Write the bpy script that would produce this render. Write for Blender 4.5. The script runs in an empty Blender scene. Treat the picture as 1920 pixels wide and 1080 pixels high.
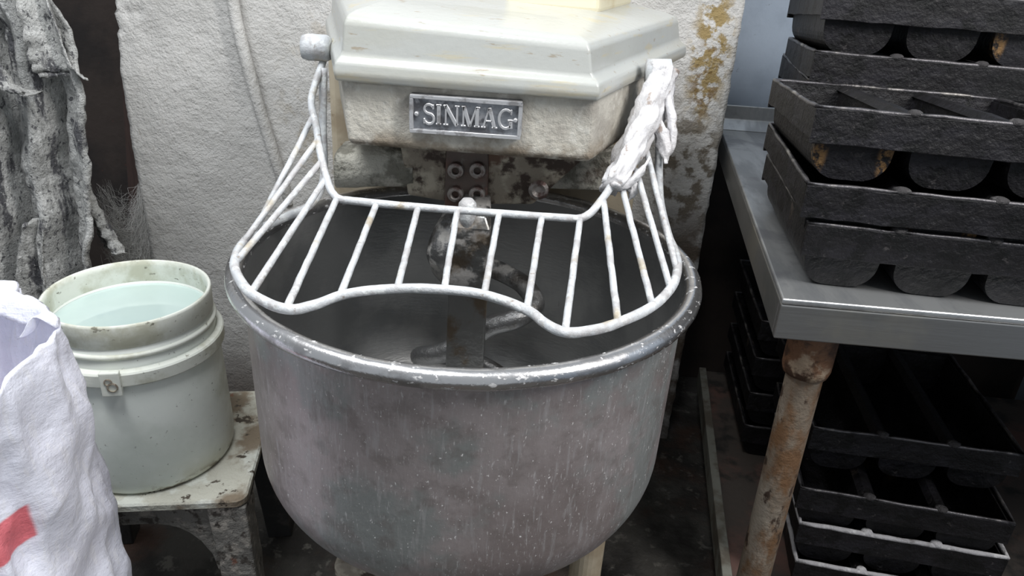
import bpy, bmesh, math, random
from mathutils import Vector, Matrix, noise, Euler

S = bpy.context.scene
COL = S.collection
R = math.radians
random.seed(7)

# ------------------------------------------------------------------ camera
yaw, pitch, roll = 0.0223268, 0.4455454, 0.0626137
fw = Vector((-math.sin(yaw)*math.cos(pitch), math.cos(yaw)*math.cos(pitch), -math.sin(pitch)))
rt = Vector((math.cos(yaw), math.sin(yaw), 0)); up = rt.cross(fw)
r2 = math.cos(roll)*rt + math.sin(roll)*up; u2 = -math.sin(roll)*rt + math.cos(roll)*up
cd = bpy.data.cameras.new('camera'); cam = bpy.data.objects.new('camera', cd); COL.objects.link(cam)
M = Matrix.Identity(4)
for i in range(3):
    M[i][0], M[i][1], M[i][2] = r2[i], u2[i], -fw[i]
M.translation = (0.0856, -0.9248, 1.1830)
cam.matrix_world = M
cd.sensor_width = 36; cd.sensor_fit = 'HORIZONTAL'; cd.lens = 36*1401.9/1920; cd.clip_start = .02
S.camera = cam

# ------------------------------------------------------------------ world and lamps
w = bpy.data.worlds.new('room_light'); S.world = w; w.use_nodes = True
bg = w.node_tree.nodes['Background']; bg.inputs[0].default_value = (.86, .93, 1, 1); bg.inputs[1].default_value = .42
def area(name, loc, sx, sy, power, target, col=(1, .98, .95)):
    d = bpy.data.lights.new(name, 'AREA'); d.shape = 'RECTANGLE'; d.size = sx; d.size_y = sy; d.energy = power; d.color = col
    o = bpy.data.objects.new(name, d); COL.objects.link(o); o.location = loc
    o.rotation_euler = (Vector(target)-Vector(loc)).to_track_quat('-Z', 'Y').to_euler()
    return o
area('ceiling_lamp_light', (-.50, -.38, 2.40), 1.25, .22, 34, (-.35, -.1, .7), (.96, .98, 1))
area('ceiling_lamp_light', (1.22, -.72, 2.12), .22, 1.0, 29, (.2, -.1, .65), (1, .98, .96))
S.view_settings.view_transform = 'Standard'; S.view_settings.look = 'None'
S.view_settings.gamma = 1; S.view_settings.use_curve_mapping = False; S.view_settings.exposure = 0.0

# ------------------------------------------------------------------ materials
def mat(name, base, rough=.6, metal=0.0, layers=(), bumps=(), spec=.5, sss=0, trans=0, coat=0):
    m = bpy.data.materials.new(name); m.use_nodes = True
    nt = m.node_tree; N = nt.nodes; L = nt.links
    b = N['Principled BSDF']
    b.inputs['Roughness'].default_value = rough; b.inputs['Metallic'].default_value = metal
    b.inputs['Specular IOR Level'].default_value = spec
    if sss:
        b.inputs['Subsurface Weight'].default_value = sss; b.inputs['Subsurface Radius'].default_value = (.02, .02, .02); b.inputs['Subsurface Scale'].default_value = 1
    if coat: b.inputs['Coat Weight'].default_value = coat; b.inputs['Coat Roughness'].default_value = .08
    tc = N.new('ShaderNodeTexCoord')
    def coord(stretch, off=0):
        mp = N.new('ShaderNodeMapping'); mp.inputs['Scale'].default_value = stretch; mp.inputs['Location'].default_value = (off, off*.7, off*.3)
        L.new(tc.outputs['Object'], mp.inputs[0]); return mp.outputs[0]
    def tex(kind, scale, stretch, detail, off):
        if kind == 'voronoi':
            t = N.new('ShaderNodeTexVoronoi'); t.inputs['Scale'].default_value = scale; o = t.outputs['Distance']
        elif kind == 'wave':
            t = N.new('ShaderNodeTexWave'); t.inputs['Scale'].default_value = scale; t.inputs['Distortion'].default_value = 1.0; o = t.outputs['Fac']
        else:
            t = N.new('ShaderNodeTexNoise'); t.inputs['Scale'].default_value = scale; t.inputs['Detail'].default_value = detail; t.inputs['Roughness'].default_value = .6; o = t.outputs['Fac']
        L.new(coord(stretch, off), t.inputs['Vector']); return o
    def math_(op, a, bb):
        n = N.new('ShaderNodeMath'); n.operation = op
        for i, v in enumerate((a, bb)):
            if isinstance(v, (int, float)): n.inputs[i].default_value = v
            else: L.new(v, n.inputs[i])
        return n.outputs[0]
    def rng(v, lo, hi):
        n = N.new('ShaderNodeMapRange'); n.interpolation_type = 'SMOOTHSTEP'
        n.inputs['From Min'].default_value = lo; n.inputs['From Max'].default_value = hi; L.new(v, n.inputs['Value']); return n.outputs[0]
    col = None; rgh = None
    for k, ly in enumerate(layers):
        f = None
        if ly.get('scale'):
            f = rng(tex(ly.get('kind', 'noise'), ly['scale'], ly.get('stretch', (1, 1, 1)), ly.get('detail', 5), k*3.7+ly.get('off', 0)), ly.get('lo', .45), ly.get('hi', .6))
        if 'mask' in ly:                      # an ellipsoid region with a soft border
            c, s, a0, a1 = ly['mask']
            mp = N.new('ShaderNodeMapping'); mp.vector_type = 'POINT'
            mp.inputs['Scale'].default_value = tuple(1/x for x in s); mp.inputs['Location'].default_value = tuple(-c[i]/s[i] for i in range(3))
            L.new(tc.outputs['Object'], mp.inputs[0])
            ln = N.new('ShaderNodeVectorMath'); ln.operation = 'LENGTH'; L.new(mp.outputs[0], ln.inputs[0])
            g = rng(ln.outputs['Value'], a1, a0); f = g if f is None else math_('MULTIPLY', f, g)
        if 'half' in ly:                      # region beyond planes: list of (axis vector, offset, softness)
            for ax, off, so in ly['half']:
                d = N.new('ShaderNodeVectorMath'); d.operation = 'DOT_PRODUCT'; L.new(tc.outputs['Object'], d.inputs[0]); d.inputs[1].default_value = ax
                g = rng(d.outputs['Value'], off, off+so); f = g if f is None else math_('MULTIPLY', f, g)
        f = math_('MULTIPLY', f, ly.get('fac', 1.0))
        if 'col' in ly:
            mx = N.new('ShaderNodeMix'); mx.data_type = 'RGBA'; L.new(f, mx.inputs[0])
            if col is None: mx.inputs[6].default_value = (*base, 1)
            else: L.new(col, mx.inputs[6])
            mx.inputs[7].default_value = (*ly['col'], 1); col = mx.outputs[2]
        if 'rough' in ly:
            mx = N.new('ShaderNodeMix'); L.new(f, mx.inputs[0])
            if rgh is None: mx.inputs[2].default_value = rough
            else: L.new(rgh, mx.inputs[2])
            mx.inputs[3].default_value = ly['rough']; rgh = mx.outputs[0]
        if 'metal' in ly and metal:
            mx = N.new('ShaderNodeMix'); L.new(f, mx.inputs[0])
            src = b.inputs['Metallic'].links[0].from_socket if b.inputs['Metallic'].is_linked else None
            if src: L.new(src, mx.inputs[2])
            else: mx.inputs[2].default_value = metal
            mx.inputs[3].default_value = ly['metal']; L.new(mx.outputs[0], b.inputs['Metallic'])
    if col is None: b.inputs['Base Color'].default_value = (*base, 1)
    else: L.new(col, b.inputs['Base Color'])
    if rgh is not None: L.new(rgh, b.inputs['Roughness'])
    prev = None
    for k, bp in enumerate(bumps):
        sc, dist = bp[0], bp[1]; st = bp[2] if len(bp) > 2 else (1, 1, 1); kind = bp[3] if len(bp) > 3 else 'noise'
        t = tex(kind, sc, st, 6, 11+k*5)
        bn = N.new('ShaderNodeBump'); bn.inputs['Distance'].default_value = dist; bn.inputs['Strength'].default_value = 1
        L.new(t, bn.inputs['Height'])
        if prev: L.new(prev, bn.inputs['Normal'])
        prev = bn.outputs[0]
    if prev: L.new(prev, b.inputs['Normal'])
    if trans:
        b.inputs['Transmission Weight'].default_value = trans
    return m

MT = {}
MT['plaster'] = mat('plaster', (.60, .59, .57), .75, 0, [
    dict(col=(.65, .64, .62), scale=6, lo=.45, hi=.62),
    dict(col=(.46, .45, .43), scale=3, lo=.52, hi=.7, fac=.5),
    dict(col=(.30, .27, .22), scale=60, lo=.63, hi=.70, fac=.35),
    dict(col=(.33, .235, .085), scale=38, lo=.44, hi=.55, mask=((.428, .7, .98), (.055, .5, .19), .45, 1.05), fac=.95),
    dict(col=(.19, .115, .035), scale=45, lo=.50, hi=.60, mask=((.43, .7, .92), (.045, .5, .12), .3, 1.05), fac=.9),
    dict(col=(.13, .10, .06), scale=26, lo=.46, hi=.58, mask=((.42, .7, .72), (.13, .5, .22), .3, 1.05), fac=.85),
    dict(col=(.075, .05, .03), scale=12, lo=.36, hi=.56, mask=((.48, .7, .28), (.28, .5, .44), .55, 1.0), fac=.95),  # grime plus the shade low on the right, both painted into the plaster
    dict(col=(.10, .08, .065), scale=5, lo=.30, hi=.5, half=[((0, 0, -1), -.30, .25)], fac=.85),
    dict(col=(.33, .27, .18), scale=18, lo=.5, hi=.62, mask=((-.38, .7, .8), (.14, .5, .28), .3, 1.0), fac=.6),
], [(75, .0045), (210, .0022), (14, .003)])
MT['floor'] = mat('floor_grime', (.075, .07, .062), .8, 0, [
    dict(col=(.03, .027, .024), scale=7, lo=.42, hi=.6),
    dict(col=(.17, .16, .14), scale=30, lo=.58, hi=.68, fac=.8),
    dict(col=(.09, .045, .03), scale=4, lo=.52, hi=.66, fac=.7)], [(40, .006)])
MT['bluepanel'] = mat('blue_grey_panel', (.36, .42, .50), .45, .0, [
    dict(col=(.28, .33, .40), scale=5, lo=.45, hi=.65),
    dict(col=(.10, .10, .11), scale=40, lo=.64, hi=.70, fac=.7)], [(30, .001)])
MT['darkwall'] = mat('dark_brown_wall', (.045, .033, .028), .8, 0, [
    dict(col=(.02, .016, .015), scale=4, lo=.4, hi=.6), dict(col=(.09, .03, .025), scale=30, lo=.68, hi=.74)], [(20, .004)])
MT['darkwood'] = mat('dark_wood', (.055, .032, .026), .7, 0, [dict(col=(.03, .016, .014), scale=8, stretch=(6, 6, .6), lo=.4, hi=.6)], [(30, .002, (5, 5, .5))])
MT['enamel'] = mat('cream_enamel', (.47, .48, .455), .24, 0, [
    dict(col=(.45, .45, .40), scale=9, stretch=(.8, 1, 3), lo=.50, hi=.68, fac=.6),
    dict(col=(.55, .47, .28), scale=14, stretch=(.5, 1, 5), lo=.58, hi=.70, fac=.5),
    dict(col=(.30, .23, .14), scale=60, stretch=(.5, 1, 2), lo=.63, hi=.72, fac=.6),
    dict(col=(.50, .44, .32), scale=9, lo=.40, hi=.6, half=[((0, 0, -1), -1.012, .012)], fac=.45),
    dict(col=(.20, .16, .11), scale=35, lo=.50, hi=.60, mask=((.15, .05, 1.005), (.06, .08, .02), .3, 1.0), fac=.8),
    dict(col=(.45, .30, .10), scale=20, lo=.45, hi=.6, mask=((.27, .35, 1.0), (.1, .2, .03), .4, 1.0), fac=.8)], [(60, .0006)])
MT['housing'] = mat('dusty_housing_paint', (.58, .55, .48), .55, 0, [
    dict(col=(.42, .39, .34), scale=14, lo=.42, hi=.6),
    dict(col=(.66, .64, .58), scale=40, lo=.54, hi=.64, fac=.7),
    dict(col=(.27, .22, .16), scale=20, lo=.42, hi=.58, half=[((0, 0, -1), -.945, .03)], fac=.85),
    dict(col=(.12, .09, .06), scale=30, lo=.40, hi=.55, half=[((0, 0, -1), -.922, .012)], fac=.9),
    dict(col=(.80, .78, .74), scale=55, lo=.50, hi=.58, mask=((.12, .05, .92), (.08, .08, .02), .4, 1.0), fac=.9),
    dict(col=(.13, .11, .08), scale=35, lo=.45, hi=.6, mask=((.155, .06, .94), (.012, .03, .07), .3, 1.0), fac=.9)], [(120, .0025), (30, .002)])
MT['yellowed'] = mat('yellowed_enamel', (.74, .68, .50), .45, 0, [dict(col=(.62, .52, .32), scale=9, lo=.5, hi=.66)], [(60, .0006)])
MT['column'] = mat('beige_column_paint', (.50, .43, .32), .5, 0, [dict(col=(.36, .29, .20), scale=10, lo=.45, hi=.65), dict(col=(.2, .13, .07), scale=25, lo=.6, hi=.7)], [(40, .001)])
MT['crust'] = mat('dried_dough_crust', (.55, .53, .46), .85, 0, [
    dict(col=(.24, .23, .19), scale=16, lo=.46, hi=.56), dict(col=(.60, .57, .50), scale=20, lo=.5, hi=.62), dict(col=(.10, .07, .05), scale=12, lo=.56, hi=.68)], [(45, .008), (120, .004)])
MT['bracket'] = mat('grimy_cast_bracket', (.30, .26, .205), .65, 0, [
    dict(col=(.50, .45, .36), scale=16, lo=.48, hi=.62), dict(col=(.06, .04, .03), scale=28, lo=.48, hi=.60), dict(col=(.13, .075, .05), scale=20, lo=.58, hi=.68)], [(60, .004)])
MT['boltplate'] = mat('rusty_bolt_plate', (.13, .10, .085), .55, .2, [dict(col=(.16, .095, .075), scale=30, lo=.48, hi=.62), dict(col=(.2, .18, .16), scale=50, lo=.6, hi=.7)], [(60, .002)])
MT['bolt'] = mat('worn_bolt', (.34, .31, .29), .5, .6, [dict(col=(.14, .09, .08), scale=60, lo=.45, hi=.6)], [(90, .001)])
MT['bowl'] = mat('scuffed_bowl_steel', (.48, .425, .42), .38, .48, [
    dict(col=(.33, .28, .27), scale=5, stretch=(1, 1, .7), lo=.45, hi=.62),
    dict(col=(.37, .385, .375), scale=6, off=4, lo=.5, hi=.62),
    dict(col=(.26, .225, .21), scale=30, off=6, lo=.48, hi=.66, fac=.5),
    dict(col=(.56, .54, .54), rough=.6, metal=.5, scale=150, stretch=(1, 1, .13), lo=.54, hi=.68, fac=.45),
    dict(col=(.62, .60, .59), rough=.7, metal=.15, scale=360, stretch=(1, 1, .22), off=9, lo=.60, hi=.70, fac=.6),
    dict(col=(.78, .76, .74), rough=.8, metal=0, scale=300, stretch=(1, 1, .7), off=2, lo=.645, hi=.69, fac=.9),
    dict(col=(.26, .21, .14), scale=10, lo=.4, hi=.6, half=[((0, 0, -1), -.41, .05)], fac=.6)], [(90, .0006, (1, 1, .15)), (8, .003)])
MT['bowlin'] = mat('bowl_inner_steel', (.34, .34, .335), .40, .75, [dict(col=(.25, .255, .255), scale=6, lo=.45, hi=.6), dict(col=(.26, .26, .25), rough=.7, scale=50, stretch=(1, 1, .3), lo=.66, hi=.72, fac=.6)], [(60, .0005, (1, 1, 4))])
MT['rim'] = mat('worn_rim_steel', (.70, .69, .69), .22, .95, [
    dict(col=(.44, .43, .43), rough=.36, scale=25, lo=.48, hi=.62), dict(col=(.66, .65, .64), rough=.7, metal=.2, scale=90, stretch=(1, 1, 2), lo=.60, hi=.66, fac=.8)], [(60, .0008)])
MT['wire'] = mat('white_painted_wire', (.56, .575, .59), .5, 0, [
    dict(col=(.46, .45, .45), scale=40, lo=.46, hi=.6), dict(col=(.68, .70, .70), scale=70, lo=.52, hi=.62),
    dict(col=(.42, .34, .20), scale=22, lo=.56, hi=.70, fac=.6), dict(col=(.22, .15, .10), scale=80, lo=.64, hi=.72, fac=.6)], [(150, .0015)])
MT['bar'] = mat('breaker_bar_steel', (.20, .20, .195), .35, .8, [
    dict(col=(.40, .38, .36), rough=.8, metal=.1, scale=35, lo=.45, hi=.58, half=[((0, 0, 1), .70, .05)], fac=.8), dict(col=(.15, .12, .09), scale=18, lo=.5, hi=.65)], [(50, .0015)])
MT['hook'] = mat('spiral_hook_steel', (.23, .23, .23), .35, .75, [
    dict(col=(.52, .50, .47), rough=.85, metal=0, scale=30, lo=.46, hi=.58, half=[((0, 0, 1), .66, .06)]), dict(col=(.13, .12, .11), scale=14, lo=.5, hi=.62)], [(60, .003)])
MT['plate'] = mat('cast_name_plate', (.30, .315, .34), .42, .75, [dict(col=(.14, .14, .15), scale=30, lo=.45, hi=.62), dict(col=(.46, .46, .48), scale=60, lo=.55, hi=.68)], [(120, .0008)])
MT['letter'] = mat('raised_letter_metal', (.62, .62, .63), .4, .65, [dict(col=(.34, .33, .33), scale=50, lo=.5, hi=.64)], [(120, .0006)])
MT['wrap'] = mat('floury_plastic_wrap', (.68, .67, .68), .6, 0, [
    dict(col=(.60, .58, .58), scale=25, stretch=(1, 1, .5), lo=.48, hi=.62), dict(col=(.33, .25, .20), scale=40, lo=.60, hi=.67, fac=.8)], [(60, .004)])
MT['bucket'] = mat('bucket_plastic', (.84, .88, .82), .42, 0, [
    dict(col=(.70, .75, .68), scale=5, lo=.45, hi=.65),
    dict(col=(.55, .52, .38), scale=8, lo=.44, hi=.62, half=[((0, 0, -1), -.06, .06)], fac=.6),
    dict(col=(.16, .12, .06), scale=25, stretch=(1, 1, 2), lo=.52, hi=.60, half=[((0, 0, -1), -.022, .018)], fac=.9),
    dict(col=(.50, .52, .40), scale=9, lo=.42, hi=.6, mask=((.12, .05, .14), (.1, .14, .2), .3, 1.0), fac=.5),
    dict(col=(.2, .2, .17), scale=110, lo=.66, hi=.70, fac=.6)], [(40, .0006)], sss=.15)
MT['bucketrim'] = mat('dirty_bucket_collar', (.74, .76, .69), .5, 0, [
    dict(col=(.52, .52, .42), scale=12, lo=.48, hi=.64), dict(col=(.17, .16, .12), scale=75, stretch=(1, 1, 1.8), lo=.62, hi=.70, fac=.85)], [(60, .0008)], sss=.1)
MT['water'] = mat('pale_water', (.50, .61, .58), .06, 0, [dict(col=(.46, .57, .555), scale=5, lo=.42, hi=.62)], [(6, .0006)], coat=.3)
MT['seat'] = mat('flaking_stool_seat', (.50, .49, .42), .8, 0, [
    dict(col=(.62, .63, .57), scale=12, lo=.50, hi=.58), dict(col=(.19, .14, .09), scale=9, lo=.50, hi=.62, fac=.9),
    dict(col=(.07, .055, .04), scale=40, lo=.60, hi=.66), dict(col=(.24, .10, .06), scale=24, lo=.66, hi=.70, fac=.8),
    dict(col=(.17, .115, .065), scale=14, lo=.36, hi=.56, mask=((.12, .03, .0), (.09, .17, .2), .4, 1.0), fac=.9)], [(45, .006)])
MT['stoolleg'] = mat('caked_stool_leg', (.21, .20, .18), .85, 0, [
    dict(col=(.36, .33, .29), scale=34, lo=.50, hi=.62), dict(col=(.07, .06, .05), scale=45, lo=.54, hi=.64), dict(col=(.20, .09, .06), scale=18, lo=.64, hi=.70)], [(40, .012), (90, .005)])
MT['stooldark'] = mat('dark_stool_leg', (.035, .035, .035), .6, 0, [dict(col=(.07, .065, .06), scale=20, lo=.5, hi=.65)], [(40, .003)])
MT['sack'] = mat('woven_sack', (.84, .85, .95), .55, 0, [
    dict(col=(.77, .77, .86), scale=6, lo=.45, hi=.65),
    dict(col=(.88, .87, .90), scale=120, stretch=(1, 1, .25), lo=.52, hi=.62, fac=.4),
    dict(col=(.78, .11, .13), half=[((-1, 0, 0), -.182, .006), ((-.40, 0, 1), .436, .004), ((.40, 0, -1), -.488, .004), ((0, -1, 0), .03, .01)], fac=.88),
], [(420, .0006, (1, 1, .12)), (420, .0005, (.12, .12, 1)), (18, .006)], sss=.0)
MT['cloth'] = mat('flour_caked_cloth', (.46, .46, .445), .95, 0, [
    dict(col=(.60, .60, .58), scale=13, stretch=(1, 1, .4), lo=.46, hi=.6),
    dict(col=(.09, .09, .10), scale=20, stretch=(1, 1, .30), lo=.52, hi=.60, fac=.95),
    dict(col=(.07, .07, .08), scale=110, stretch=(1, 1, .7), lo=.57, hi=.64, fac=.85),
    dict(col=(.74, .74, .72), scale=45, stretch=(1, 1, .5), off=5, lo=.54, hi=.64, fac=.75),
    dict(col=(.70, .70, .68), scale=160, lo=.60, hi=.66, fac=.7)], [(70, .012, (1, 1, .6)), (190, .006)])
MT['web'] = mat('dusty_cobweb', (.46, .46, .45), .9)
MT['steel'] = mat('brushed_table_steel', (.56, .57, .57), .34, .8, [
    dict(col=(.34, .35, .36), rough=.45, scale=6, stretch=(2.5, .5, 1), lo=.45, hi=.62), dict(col=(.20, .20, .22), rough=.5, scale=10, lo=.52, hi=.66, fac=.6)], [(70, .0004, (.08, 1, 1))])
MT['steeledge'] = mat('table_apron_steel', (.30, .30, .295), .36, .85, [
    dict(col=(.24, .245, .24), scale=6, stretch=(.5, 1, 3), lo=.45, hi=.62), dict(col=(.42, .40, .34), scale=4, lo=.55, hi=.68, fac=.6)], [(70, .0004, (.08, .08, 1))])
MT['rustpipe'] = mat('rusty_pipe', (.20, .16, .12), .65, .1, [
    dict(col=(.16, .085, .04), scale=14, stretch=(1, 1, .5), lo=.46, hi=.6), dict(col=(.30, .26, .21), scale=20, stretch=(1, 1, .4), lo=.54, hi=.66, fac=.8),
    dict(col=(.05, .03, .02), scale=40, stretch=(1, 1, .6), lo=.58, hi=.66)], [(70, .003)])
MT['rustcouple'] = mat('rusted_coupling', (.19, .095, .05), .6, .1, [dict(col=(.40, .30, .21), scale=24, lo=.54, hi=.64), dict(col=(.07, .035, .02), scale=30, lo=.5, hi=.62)], [(70, .004)])
MT['shelf'] = mat('grimy_shelf', (.085, .07, .06), .75, 0, [dict(col=(.15, .085, .07), scale=7, lo=.48, hi=.64), dict(col=(.03, .028, .026), scale=12, lo=.5, hi=.66)], [(40, .002)])
MT['shelfedge'] = mat('pale_shelf_edge', (.30, .30, .26), .6, .2, [dict(col=(.17, .15, .12), scale=14, lo=.45, hi=.62)], [(50, .001)])
def panmat(name, off, burnt, dust=0.0, ends=False):
    ls = [dict(col=(.016, .015, .018), scale=14, stretch=(.6, 1, 1.6), off=off, lo=.45, hi=.62),
          dict(col=(.005, .0048, .005), scale=30, off=off+1, lo=.48, hi=.60),
          dict(col=(.055, .050, .050), rough=.5, scale=75, off=off+2, lo=.64, hi=.71, fac=.75),
          dict(col=burnt, scale=9, off=off+3, lo=.61, hi=.70, fac=.75)]
    if ends:
        for sx_ in (-1, 1): ls.append(dict(col=(.22, .125, .05), scale=110, off=off, lo=.44, hi=.60, mask=((sx_*.039, .008, .030), (.012, .03, .032), .4, 1.0), fac=.9))
    if dust: ls.append(dict(col=(.42, .41, .41), scale=16, off=off, lo=.36, hi=.55, fac=dust))
    return mat(name, (.009, .0082, .009), .48, .0, ls, [(40, .003), (140, .0022), (12, .004)], spec=.28)
MT['pan'] = [panmat('burnt_pan_black_%d' % i, i*7.3, b) for i, b in enumerate([(.07, .055, .045), (.20, .12, .055), (.05, .045, .05), (.13, .085, .05)])]
MT['panends'] = panmat('burnt_pan_ends', 31.0, (.10, .07, .05), ends=True)
MT['panlip'] = mat('worn_pan_lip', (.10, .095, .10), .38, .6, [dict(col=(.32, .30, .28), scale=11, lo=.54, hi=.66), dict(col=(.03, .028, .03), scale=20, lo=.48, hi=.60)], [(80, .002)])
MT['pandust'] = mat('floury_pan_lip', (.36, .35, .36), .85, 0, [dict(col=(.16, .15, .15), scale=18, lo=.5, hi=.64), dict(col=(.55, .54, .54), scale=24, lo=.56, hi=.66)], [(60, .006)])
MT['char'] = mat('charred_crumb', (.035, .032, .033), .75, 0, [dict(col=(.09, .085, .085), scale=60, lo=.54, hi=.66)], [(90, .008)])

# ------------------------------------------------------------------ builders
def thing(name, label, cat, loc=(0, 0, 0), rot=(0, 0, 0), group=None):
    o = bpy.data.objects.new(name, None); COL.objects.link(o); o.location = loc; o.rotation_euler = rot
    o.empty_display_size = .05; tag(o, label, cat, group); return o
def tag(o, label=None, cat=None, group=None, kind=None):
    if label: o['label'] = label
    if cat: o['category'] = cat
    if group: o['group'] = group
    if kind: o['kind'] = kind
    return o
class MB:
    """collects shapes of ONE part"""
    def __init__(s): s.v = []; s.f = []
    def add(s, vs, fs):
        n = len(s.v); s.v += [Vector(p) for p in vs]; s.f += [tuple(i+n for i in f) for f in fs]; return s
    def box(s, a, b):
        x0, y0, z0 = a; x1, y1, z1 = b
        return s.hexa([(x0, y0, z0), (x1, y0, z0), (x1, y1, z0), (x0, y1, z0)], [(x0, y0, z1), (x1, y0, z1), (x1, y1, z1), (x0, y1, z1)])
    def hexa(s, lo, hi): return s.loft([lo, hi])
    def loft(s, rings, cap=True, closed=True):
        n = len(rings[0]); vs = [p for r in rings for p in r]; fs = []
        for k in range(len(rings)-1):
            for i in range(n if closed else n-1):
                j = (i+1) % n; fs.append((k*n+i, k*n+j, (k+1)*n+j, (k+1)*n+i))
        if cap: fs.append(tuple(reversed(range(n)))); fs.append(tuple((len(rings)-1)*n+i for i in range(n)))
        return s.add(vs, fs)
    def tube(s, path, r, seg=10, closed=False, cap=True):
        P = [Vector(p) for p in path]; n = len(P)
        rad = r if callable(r) else (lambda t, a: r)
        T = []
        for i in range(n):
            a = P[(i-1) % n] if (closed or i > 0) else P[i]; b = P[(i+1) % n] if (closed or i < n-1) else P[i]
            T.append((b-a).normalized())
        nrm = T[0].orthogonal().normalized(); rings = []
        for i in range(n):
            nrm = (nrm - T[i]*nrm.dot(T[i])).normalized(); bi = T[i].cross(nrm)
            rings.append([P[i]+(nrm*math.cos(2*math.pi*k/seg)+bi*math.sin(2*math.pi*k/seg))*rad(i/(n-1), 2*math.pi*k/seg) for k in range(seg)])
        if closed: rings.append(rings[0])
        return s.loft(rings, cap=cap and not closed)
    def lathe(s, prof, n=64, c=(0, 0, 0)):
        rings = [[(c[0]+r*math.cos(2*math.pi*k/n), c[1]+r*math.sin(2*math.pi*k/n), c[2]+z) for k in range(n)] for r, z in prof]
        return s.loft(rings, cap=False)
    def build(s, name, m, parent=None, smooth=False, bevel=0, seg=2, angle=35, shift=True, sub=0):
        off = Vector((0, 0, 0)); p = parent
        while shift and p is not None: off += p.location; p = p.parent
        me = bpy.data.meshes.new(name); me.from_pydata([v-off for v in s.v], [], s.f); me.update()
        bm = bmesh.new(); bm.from_mesh(me)
        bmesh.ops.remove_doubles(bm, verts=bm.verts, dist=1e-6)
        bmesh.ops.recalc_face_normals(bm, faces=bm.faces); bm.to_mesh(me); bm.free()
        me.materials.append(m)
        if smooth: me.shade_smooth()
        o = bpy.data.objects.new(name, me); COL.objects.link(o); o.parent = parent
        if bevel:
            b = o.modifiers.new('bevel', 'BEVEL'); b.width = bevel; b.segments = seg; b.limit_method = 'ANGLE'; b.angle_limit = R(angle)
        if sub:
            q = o.modifiers.new('sub', 'SUBSURF'); q.levels = sub; q.render_levels = sub
        return o
def bez(pts, n=8, closed=False):
    """Catmull-Rom through the points"""
    P = [Vector(p) for p in pts]; m = len(P); out = []
    rngk = range(m if closed else m-1)
    for i in rngk:
        if closed: a, b, c, d = P[(i-1) % m], P[i], P[(i+1) % m], P[(i+2) % m]
        else: a, b, c, d = P[max(i-1, 0)], P[i], P[i+1], P[min(i+2, m-1)]
        for k in range(n):
            t = k/n
            out.append(.5*((2*b)+(c-a)*t+(2*a-5*b+4*c-d)*t*t+(3*b-a-3*c+d)*t**3))
    if not closed: out.append(P[-1])
    return out
def nz(x, y=0, z=0, s=1.0): return noise.noise(Vector((x*s, y*s, z*s)))
def fbm(p, o=4): return noise.fractal(Vector(p), 1.0, 2.0, o)

# ------------------------------------------------------------------ the setting
fl = MB().box((-2.2, -2.6, -.06), (1.7, 1.35, 0)).build('floor', MT['floor']); tag(fl, 'dark grimy bakery floor under the mixer', kind='structure')
# plastered wall end behind the mixer: a gridded front with crumbling upper left corner
b = MB(); nx, nzv = 150, 170; x0, x1, ztop = -.829, .481, 1.75
fr = []
for j in range(nzv+1):
    z = ztop*j/nzv
    for i in range(nx+1):
        x = x0+(x1-x0)*i/nx
        y = .70+.0035*fbm((x*9, z*9, 1))+.0015*fbm((x*40, z*40, 4))
        if i < 12:
            e = 1-i/12; cr = max(0, min(1, (z-.86)*8))
            x += e*(.012*fbm((3, z*30, 2))*(.05+cr)+.0025*nz(z, 0, 5, 90)) ; y += e*cr*.02*abs(fbm((x*30, z*30, 8)))
            x += e*e*.010*cr
        if i > nx-8:
            x += (1-(nx-i)/8)*.004*fbm((5, z*25, 2))
        fr.append((x, y, z))
W1 = nx+1
fs = [(j*W1+i, j*W1+i+1, (j+1)*W1+i+1, (j+1)*W1+i) for j in range(nzv) for i in range(nx)]
b.add(fr, fs)
n0 = len(b.v)
for j in range(nzv):       # side faces of the wall end
    for i, xb in ((0, x0), (nx, x1)):
        a, c = fr[j*W1+i], fr[(j+1)*W1+i]
        b.add([a, c, (xb, 1.0, c[2]), (xb, 1.0, a[2])], [(0, 1, 2, 3)])
b.add([(x0, .7, ztop), (x1, .7, ztop), (x1, 1.0, ztop), (x0, 1.0, ztop)], [(0, 1, 2, 3)])
b.add([(x0, 1.0, 0), (x1, 1.0, 0), (x1, 1.0, ztop), (x0, 1.0, ztop)], [(0, 1, 2, 3)])
tag(b.build('wall_back', MT['plaster'], smooth=True), 'rough grey-white plastered wall behind the mixer with rusty stains', kind='structure')
tag(MB().box((.30, 1.02, 0), (1.62, 1.07, .765)).build('wall_back_lower', MT['darkwall']), 'wall under the steel table, coloured dark to stand in for the shade there', kind='structure')  # shade below the tabletop is put into this wall's colour
tag(MB().box((.30, 1.01, .765), (1.62, 1.06, 1.9)).build('wall_back_right', MT['bluepanel']), 'blue-grey wall panel behind the steel table', kind='structure')
tag(MB().box((1.56, -2.6, 0), (1.62, 1.06, 1.9)).build('wall_right_blocker', MT['bluepanel']), 'unseen blue-grey side wall added to keep ambient light from under the table', kind='structure')  # out of view, added to stop ambient light leaking under the table
tag(MB().box((-2.2, 1.25, 0), (.29, 1.32, 1.9)).build('wall_left', MT['darkwall']), 'dark brown wall in the gap beside the hanging cloth', kind='structure')
b = MB().loft([[(-1.16, 1.14, 0), (-1.10, 1.14, 0), (-1.10, 1.17, 0), (-1.16, 1.17, 0)], [(-1.02, 1.20, 1.6), (-.95, 1.20, 1.6), (-.95, 1.23, 1.6), (-1.02, 1.23, 1.6)]])
tag(b.build('wooden_board', MT['darkwood'], bevel=.003), 'dark reddish wooden board leaning in the gap behind the cloth', 'board')
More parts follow.
